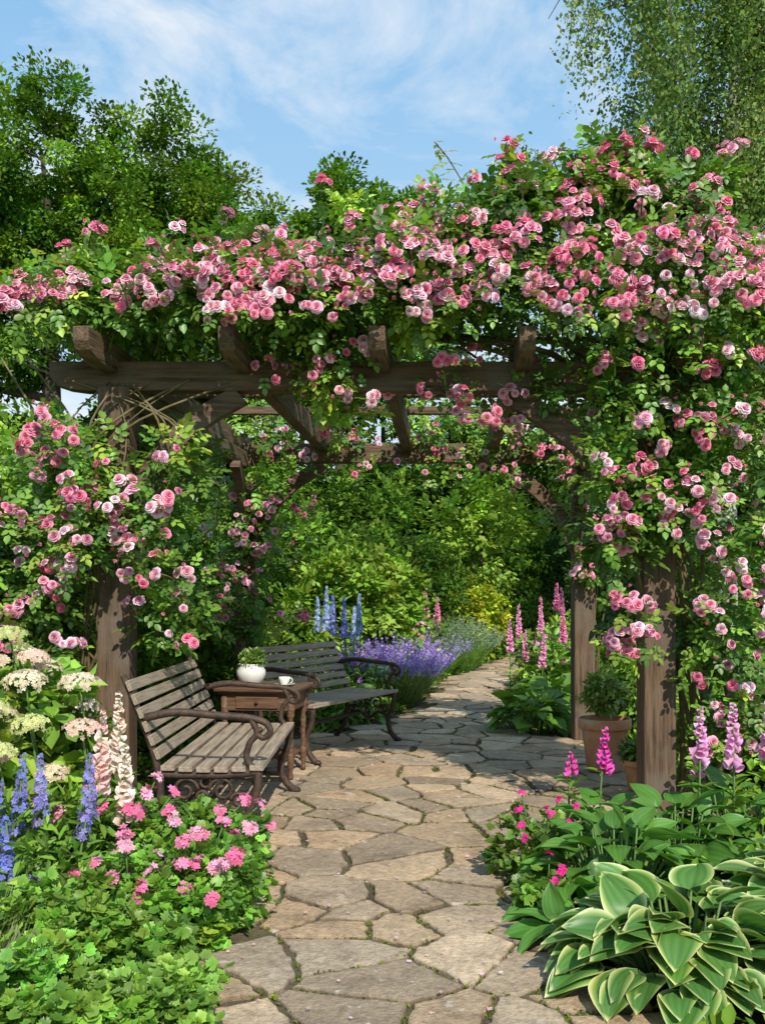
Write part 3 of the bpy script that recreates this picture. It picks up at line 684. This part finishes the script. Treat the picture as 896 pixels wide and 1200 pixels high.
# ------------------------------------------------------------------ herbaceous plants
def hosta(name, c, R, H, n, L, col, T=TH, wmul=1.):
    mb = MB(); c = A([c[0], c[1], 0.])
    t = np.sqrt(np.linspace(.02, 1, n)); a = np.arange(n) * 2.39996 + rng.normal(size=n) * .25
    el = 1.05 - 1.1 * t + rng.normal(size=n) * .16
    rad = np.c_[np.cos(a), np.sin(a), np.zeros(n)]
    root = c + rad * (.06 + .1 * t)[:, None]; tip0 = c + rad * (R * (.12 + .62 * t))[:, None] + np.c_[np.zeros(n), np.zeros(n), H * (.95 - .62 * t ** 1.6) * rng.uniform(.85, 1.1, n)]
    d = rad * np.cos(el)[:, None] + A([0, 0, 1.]) * np.sin(el)[:, None] + rng.normal(size=(n, 3)) * .14
    up = A([0, 0, 1.]) + rad * .3 + rng.normal(size=(n, 3)) * .2
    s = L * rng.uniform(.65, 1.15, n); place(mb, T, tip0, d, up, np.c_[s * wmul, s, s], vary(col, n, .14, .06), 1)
    for i in range(n): tube(mb, [root[i], (root[i] + tip0[i]) / 2 + A([0, 0, .03]), tip0[i] + d[i] * .01], .0045, seg=4, mat=0)
    mb.build(name, [M_gstem, M_leaf], c)
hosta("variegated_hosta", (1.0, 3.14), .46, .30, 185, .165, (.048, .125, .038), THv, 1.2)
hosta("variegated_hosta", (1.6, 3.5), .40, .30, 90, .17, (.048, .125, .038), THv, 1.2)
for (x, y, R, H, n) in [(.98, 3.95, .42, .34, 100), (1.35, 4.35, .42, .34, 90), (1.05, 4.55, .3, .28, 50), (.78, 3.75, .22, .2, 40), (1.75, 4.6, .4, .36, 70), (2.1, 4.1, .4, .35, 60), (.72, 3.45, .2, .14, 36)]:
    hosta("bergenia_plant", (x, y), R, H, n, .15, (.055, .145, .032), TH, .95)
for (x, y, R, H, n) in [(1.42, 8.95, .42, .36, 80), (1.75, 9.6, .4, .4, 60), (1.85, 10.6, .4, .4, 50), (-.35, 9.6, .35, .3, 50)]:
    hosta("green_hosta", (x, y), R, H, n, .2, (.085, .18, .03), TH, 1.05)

def mound(name, c, blobs, ncl, lpc, cr, size, cols, T=L7, fl=None):
    mb = MB(); foliage(mb, blobs, ncl, lpc, cr, size, cols, T, 1, .7, .5, cvar=.3)
    if fl:
        nf, colr, fs, npf, sp, lift = fl; b = A(blobs, float)
        for _ in range(nf):
            q = b[rng.integers(len(b))]; d = rdir(1)[0]; d[2] = abs(d[2]) * .9 + .15; d[1] -= .35; d = nrm(d)
            p = q[:3] + q[3:] * d * rng.uniform(.9, 1.0) + A([0, 0, lift * rng.uniform(.5, 1.2)])
            tube(mb, [q[:3] + q[3:] * d * .5, p], .003, seg=4, mat=0)
            f = rdir(npf) + d + A([0, -.2, .4]); f = nrm(f)
            place_face(mb, TF5, p + f * sp * rng.uniform(.6, 1.2, (npf, 1)), f + rng.normal(size=(npf, 3)) * .25, fs * rng.uniform(.8, 1.15, npf), vary(colr[rng.integers(len(colr))], npf, .16, .03), 2)
    return mb.build(name, [M_gstem, M_leaf, M_petal], c)
GP = [(.86, .28, .46), (.86, .42, .56), (.82, .2, .38)]
GG = [(.08, .18, .03), (.11, .22, .04), (.06, .14, .025)]
mound("pink_geranium", (-.85, 4.1, 0), [(-.9, 4.2, .16, .42, .34, .23), (-.76, 3.75, .15, .3, .3, .19), (-1.15, 4.0, .2, .35, .3, .27)], 340, 28, .075, .046, GG, TL, (46, GP, .017, 16, .034, .09))
mound("pink_geranium", (-.8, 3.3, 0), [(-.72, 3.45, .1, .22, .22, .15), (-.95, 3.55, .12, .3, .2, .2)], 150, 26, .07, .044, GG, TL, (22, GP, .016, 14, .032, .08))
mound("cranesbill_plant", (-.85, 3.0, 0), [(-.82, 3.0, .09, .30, .25, .17), (-1.1, 3.2, .13, .3, .25, .2), (-.68, 2.75, .06, .18, .2, .13), (-1.05, 2.7, .1, .3, .25, .18)], 360, 26, .055, .044, [(.12, .235, .045), (.095, .195, .04)], TL)
mound("phlox_foliage", (-1.25, 3.75, 0), [(-1.35, 3.75, .2, .3, .3, .32), (-1.2, 3.4, .15, .25, .2, .25), (-1.65, 3.5, .2, .3, .3, .35)], 160, 26, .09, .075, [(.12, .22, .035), (.085, .17, .03)], L7n)
mound("magenta_geranium", (.75, 4.3, 0), [(.70, 4.25, .14, .2, .2, .2), (.66, 3.75, .08, .12, .12, .12)], 60, 20, .07, .05, MD, TL, (14, [(.78, .05, .3)], .013, 8, .022, .1))
mound("salvia_foliage", (.0, 10.6, 0), [(-.3, 10.6, .25, .5, .4, .35), (-.9, 10.2, .3, .5, .5, .45), (-.55, 9.3, .2, .4, .3, .3), (-1.2, 9.4, .3, .4, .4, .5)], 160, 30, .13, .08, MD, L7n, (24, [(.45, .2, .6), (.8, .4, .6)], .02, 8, .03, .06))
mound("border_plants", (2.2, 12, 0), [(2.1, 11.7, .35, .4, .5, .45), (2.4, 13.2, .4, .4, .6, .5), (2.9, 15.2, .4, .4, .6, .5), (2.5, 7.3, .25, .3, .4, .3), (2.25, 10.3, .35, .35, .35, .45), (3.5, 17.5, .5, .4, .7, .6)], 220, 28, .15, .10, MD + LT, L7, (40, [(.8, .3, .5), (.82, .55, .65)], .025, 8, .04, .08))
mound("rose_bush", (.7, 14.9, 0), [(.45, 13.7, .4, .35, .4, .5)], 60, 30, .12, .09, MD, L7, (22, [(.84, .4, .5), (.84, .6, .6)], .035, 9, .04, .05))

def hydrangea(c, blobs):
    mb = MB(); foliage(mb, blobs, 190, 22, .14, .10, [(.11, .21, .035), (.085, .17, .03), (.14, .24, .045)], L7w, 1, .8, .5); b = A(blobs, float)
    H = A([(-1.34, 3.98, .55), (-1.26, 4.1, .70), (-1.42, 3.95, .76), (-1.55, 3.9, .84), (-1.46, 4.0, .94), (-1.62, 4.0, 1.0), (-1.75, 3.9, .72), (-1.5, 3.85, .66), (-1.68, 3.82, .56), (-1.33, 4.2, .86), (-1.8, 4.1, .98), (-1.5, 4.2, 1.04), (-1.9, 3.95, .85), (-1.65, 4.25, 1.1)])
    H[:, 0] -= .06
    for k in range(34):
        if k < len(H): p = H[k] + rng.normal(size=3) * .02; d = nrm(A([.1 + rng.normal() * .2, -.6, .6]))
        else:
            q = b[rng.integers(len(b))]; d = rdir(1)[0]; d[2] = abs(d[2]) + .1; d = nrm(d); p = q[:3] + q[3:] * d * 1.02
        tube(mb, [p + A([0, .15, -.35]), p], .005, seg=5, mat=0)
        n = 190; f = rdir(n); f = nrm(f + (d * .5 + A([0, 0, .7])) * .9); R = rng.uniform(.06, .085)
        base = [(.78, .65, .46), (.80, .58, .49), (.60, .64, .29), (.54, .60, .25), (.80, .68, .52)][k % 5]
        place_face(mb, TF4, p + f * R * A([1.15, 1.1, .75]), f + rng.normal(size=(n, 3)) * .25, rng.uniform(.009, .014, n), vary(base, n, .13, .05), 2)
    mb.build("white_hydrangea", [M_gstem, M_leaf, M_petal], c)
hydrangea((-1.75, 4.4, 0), [(-1.76, 4.35, .58, .38, .42, .46), (-2.15, 4.3, .6, .45, .45, .5), (-1.85, 3.98, .48, .33, .33, .4)])

def spikes(name, lst, kind, cols, leafcol=(.09, .18, .03)):
    mb = MB(); g = A([*lst[0][:2], 0])
    for (x, y, h, fl_, w) in lst:
        lean = rng.normal(size=2) * .03; b = A([x, y, 0.]); t = b + A([lean[0], lean[1], h])
        tube(mb, [b, (b + t) / 2 + A([*rng.normal(size=2) * .01, 0]), t], [.007, .006, .003], seg=5, mat=0)
        c0 = A(cols[rng.integers(len(cols))], float)
        if kind == 'delph':
            n = int(fl_ * 420); u = rng.random(n) ** .9; a = rng.uniform(0, 6.283, n); r = w * (1 - .75 * u) * rng.uniform(.6, 1.1, n)
            o = np.c_[np.cos(a), np.sin(a), np.full(n, .15)]
            p = t + (b - t) / h * (fl_ * (1 - u))[:, None] + o * r[:, None]
            place_face(mb, TF5, p, o + rng.normal(size=(n, 3)) * .25, (w * .5) * (1.1 - .6 * u), vary(c0, n, .2, .12), 2)
        else:
            n = int(fl_ * 150); u = np.linspace(0, 1, n); a = rng.uniform(0, 6.283, n)
            o = np.c_[np.cos(a), np.sin(a), -.75 + .6 * u]
            p = t + (b - t) / h * (fl_ * (1 - u))[:, None]
            s = w * (1.05 - .75 * u) * rng.uniform(.8, 1.1, n); place(mb, TB, p, o, A([0, 0, 1.]) + rng.normal(size=(n, 3)) * .1, s, vary(c0, n, .13, .05), 2)
        m = 12 + int(h * 14); u = rng.random(m) ** 1.3; a = rng.uniform(0, 6.283, m); o = np.c_[np.cos(a), np.sin(a), rng.uniform(.1, .8, m)]
        place(mb, L7, b + A([0, 0, 1.]) * (u * (h - fl_) * .95)[:, None], o, A([0, 0, 1.]) + np.zeros((m, 3)), rng.uniform(.09, .17, m) * (1.1 - .5 * u), vary(leafcol, m, .2), 1)
    mb.build(name, [M_gstem, M_leaf, M_petal], g)
BLU = [(.22, .27, .68), (.28, .30, .70), (.34, .32, .68)]
spikes("blue_delphinium", [(-1.42, 3.6, .70, .3, .036), (-1.31, 3.62, .70, .28, .034), (-1.17, 3.7, .68, .26, .036), (-1.37, 3.45, .5, .24, .036), (-1.22, 3.6, .56, .2, .03), (-1.5, 3.6, .6, .27, .036), (-1.45, 3.4, .45, .2, .034)], 'delph', BLU)
spikes("blue_delphinium", [(-.66, 10.5, 1.42, .5, .045), (-.55, 10.7, 1.32, .45, .045), (-.42, 10.4, 1.3, .45, .045), (-.28, 10.5, 1.34, .45, .045), (-.75, 10.8, 1.3, .4, .045), (-.35, 10.9, 1.2, .4, .045)], 'delph', [(.16, .28, .72), (.4, .52, .8), (.25, .3, .7)])
spikes("pale_foxglove", [(-1.17, 3.8, .84, .32, .050), (-1.05, 3.85, .70, .28, .048), (-1.1, 3.95, .90, .32, .046)], 'fox', [(.84, .58, .54), (.84, .68, .58)])
spikes("pink_foxglove", [(1.1, 4.75, .64, .2, .045), (.98, 4.85, .5, .1, .04)], 'fox', [(.72, .10, .45)])
spikes("pink_foxglove", [(1.54, 4.6, .76, .26, .05), (1.72, 4.6, .78, .28, .05), (1.95, 4.8, .8, .3, .05), (1.62, 4.9, .6, .2, .045)], 'fox', [(.74, .3, .55), (.76, .38, .6)])
spikes("pink_foxglove", [(1.75, 11.6, .9, .35, .05), (2.0, 11.9, 1.15, .42, .055), (1.88, 11.2, .85, .35, .05), (2.2, 11.4, 1.2, .42, .055), (1.7, 12.5, 1.0, .4, .055), (2.15, 12.6, 1.3, .5, .055), (1.95, 13.4, 1.2, .5, .055)], 'fox', [(.80, .36, .55), (.78, .28, .48)])
spikes("pink_foxglove", [(.75, 15.8, 1.4, .5, .08), (.9, 16.2, 1.3, .5, .08), (.5, 13.0, 1.0, .4, .07), (.3, 13.2, 1.1, .4, .06), (3.6, 19.5, 1.6, .5, .08), (3.8, 20, 1.5, .5, .08)], 'fox', [(.78, .3, .48)])

def lavender(c, R, H, n, flo=(.38, .28, .66), grey=(.12, .18, .07)):
    mb = MB(); c = A([*c, 0.]); a = rng.uniform(0, 6.283, n); t = np.sqrt(rng.random(n))
    rad = np.c_[np.cos(a), np.sin(a), np.zeros(n)]; b = c + rad * (R * .35 * t)[:, None]
    d = rad * (.95 * t)[:, None] + A([0, 0, 1.]); d = nrm(d); L = H * rng.uniform(.75, 1.05, n) * (1 - .1 * t)
    place(mb, TBl, b, d, np.cross(d, rdir(n)), np.c_[np.full(n, .008 + .002 * R), L, L], vary(grey, n, .15), 1)
    m = n * 3; k = rng.integers(0, n, m); place(mb, L4, b[k] + d[k] * (L[k] * rng.uniform(.1, .72, m))[:, None], d[k] + rdir(m) * .5, rdir(m), np.c_[np.full(m, .03), np.full(m, .07), np.full(m, .05)], vary(grey, m, .2), 1)
    if flo is not None:
        for j in range(7):
            place_face(mb, TF4, b + d * (L * (.80 + .035 * j))[:, None] + rng.normal(size=(n, 3)) * .004, rdir(n) + d * .4, np.full(n, .013 + .004 * (H > .7)), vary(flo, n, .2, .15), 2)
    mb.build("lavender_plant", [M_gstem, M_far, M_petal], c)
lavender((.15, 11.2), .55, .85, 520); lavender((-.3, 11.3), .5, .8, 360); lavender((.35, 12.6), .5, .85, 380)
lavender((1.25, 16.2), .8, 1.0, 700, (.22, .30, .18), (.1, .2, .05)); lavender((.85, 15.3), .5, .8, 300, (.3, .3, .4), (.1, .2, .05))
lavender((-1.32, 3.05), .25, .38, 420, None, (.15, .2, .11)); lavender((-1.2, 2.85), .22, .34, 320, None, (.15, .2, .11)); lavender((-1.45, 2.75), .3, .34, 380, None, (.14, .19, .1)); lavender((-1.28, 3.35), .2, .3, 200, (.3, .22, .5), (.15, .2, .1))

mb = MB(); n = 8000; x = rng.uniform(-5, 2.9, n); y = rng.uniform(.5, 21, n)
x = np.where(y > 14, x + (y - 14) * .3, x)
ok = ((x < bl(y) - .06) | (x > br(y) + .06)) & ~((x > 2.8 + np.maximum(0, y - 12) * .15)); x = x[ok]; y = y[ok]; n = len(x); k = 8
edge = np.minimum(np.abs(x - bl(y)), np.abs(x - br(y))); hh = np.clip(edge * .5, .04, .28) * rng.uniform(.4, 1.1, n)
idx = np.repeat(np.arange(n), k); m = len(idx); dr = rdir(m); dr[:, 2] = abs(dr[:, 2])
p = np.c_[x[idx], y[idx], np.zeros(m)] + dr * np.c_[np.full(m, .08), np.full(m, .08), hh[idx]]
cc = vary(A([(.075, .15, .025), (.11, .2, .035), (.05, .11, .02)])[rng.integers(0, 3, n)], n, .2)
place(mb, L7, p, dr + A([0, 0, .1]), dr * .4 + A([0, 0, 1.]), rng.uniform(.04, .09, m), vary(cc[idx], m, .15), 0)
mb.build("ground_cover", [M_far])
mb = MB(); n = 40000; x = rng.uniform(2.8, 12, n); y = rng.uniform(4, 23, n); ok = x > np.interp(y, [3, 6.5, 9.5, 11.5, 14, 17, 20, 23.5], [3.1, 3.1, 2.8, 2.7, 3.1, 3.8, 5.5, 12]); x = x[ok]; y = y[ok]; n = len(x)
place(mb, TBl, np.c_[x, y, np.zeros(n)], rng.normal(size=(n, 3)) * .3 + A([0, 0, 1.]), rdir(n), np.c_[np.full(n, .012), np.full(n, .06) * rng.uniform(.6, 1.2, n), np.full(n, .05)], vary((.12, .23, .035), n, .2), 0)
mb.build("lawn_grass", [M_far])

# ------------------------------------------------------------------ light, sky, camera
az = math.atan2(.28, -1.); el = math.radians(42)
w = bpy.data.worlds.new("World"); sc.world = w; w.use_nodes = True; nt = w.node_tree
bg = nt.nodes["Background"]; sky = nt.nodes.new("ShaderNodeTexSky"); sky.sky_type = 'NISHITA'; sky.sun_disc = False
sky.sun_elevation = el; sky.sun_rotation = az % (2 * math.pi); sky.air_density = 1.0; sky.dust_density = .6; sky.ozone_density = 1.5
tc = nt.nodes.new("ShaderNodeTexCoord"); mp = nt.nodes.new("ShaderNodeMapping"); mp.inputs["Scale"].default_value = (1, 1, 2.2); mp.inputs["Location"].default_value = (.3, .1, .2)
nt.links.new(tc.outputs["Generated"], mp.inputs[0])
sep = nt.nodes.new("ShaderNodeSeparateXYZ"); nt.links.new(tc.outputs["Generated"], sep.inputs[0])
blue = mixc(nt, 'MIX', .75, sky.outputs[0], (1.9, 4.7, 8.1))
blue = mixc(nt, 'MIX', ramp(nt, sep.outputs[2], [(.05, .8), (.62, .05)]), blue, (5.6, 7.3, 8.3))
cl1 = ramp(nt, noise(nt, mp.outputs[0], 3.1, 8, .62, .5), [(.46, 0), (.68, .85)])
nt.links.new(mixc(nt, 'MIX', cl1, blue, (8.4, 8.4, 8.4)), bg.inputs[0]); bg.inputs[1].default_value = .12
sd = bpy.data.lights.new("sun", 'SUN'); sd.energy = 5.0; sd.angle = math.radians(.6); sd.color = (1, .93, .80)
so = bpy.data.objects.new("sun", sd); sc.collection.objects.link(so)
dirv = Vector((math.sin(az) * math.cos(el), math.cos(az) * math.cos(el), math.sin(el)))
so.rotation_euler = dirv.to_track_quat('Z', 'Y').to_euler(); so.location = (1, -8, 12)
cam = bpy.data.cameras.new("camera"); co = bpy.data.objects.new("camera", cam); sc.collection.objects.link(co); sc.camera = co
co.location = (0, 0, 1.3); co.rotation_euler = (math.pi / 2, 0, 0)
cam.sensor_fit = 'VERTICAL'; cam.sensor_height = 36; cam.sensor_width = 36; cam.lens = 33; cam.shift_y = .0833; cam.clip_end = 1000; cam.clip_start = .05
sc.view_settings.view_transform = 'Standard'; sc.view_settings.look = 'None'; sc.view_settings.exposure = 0
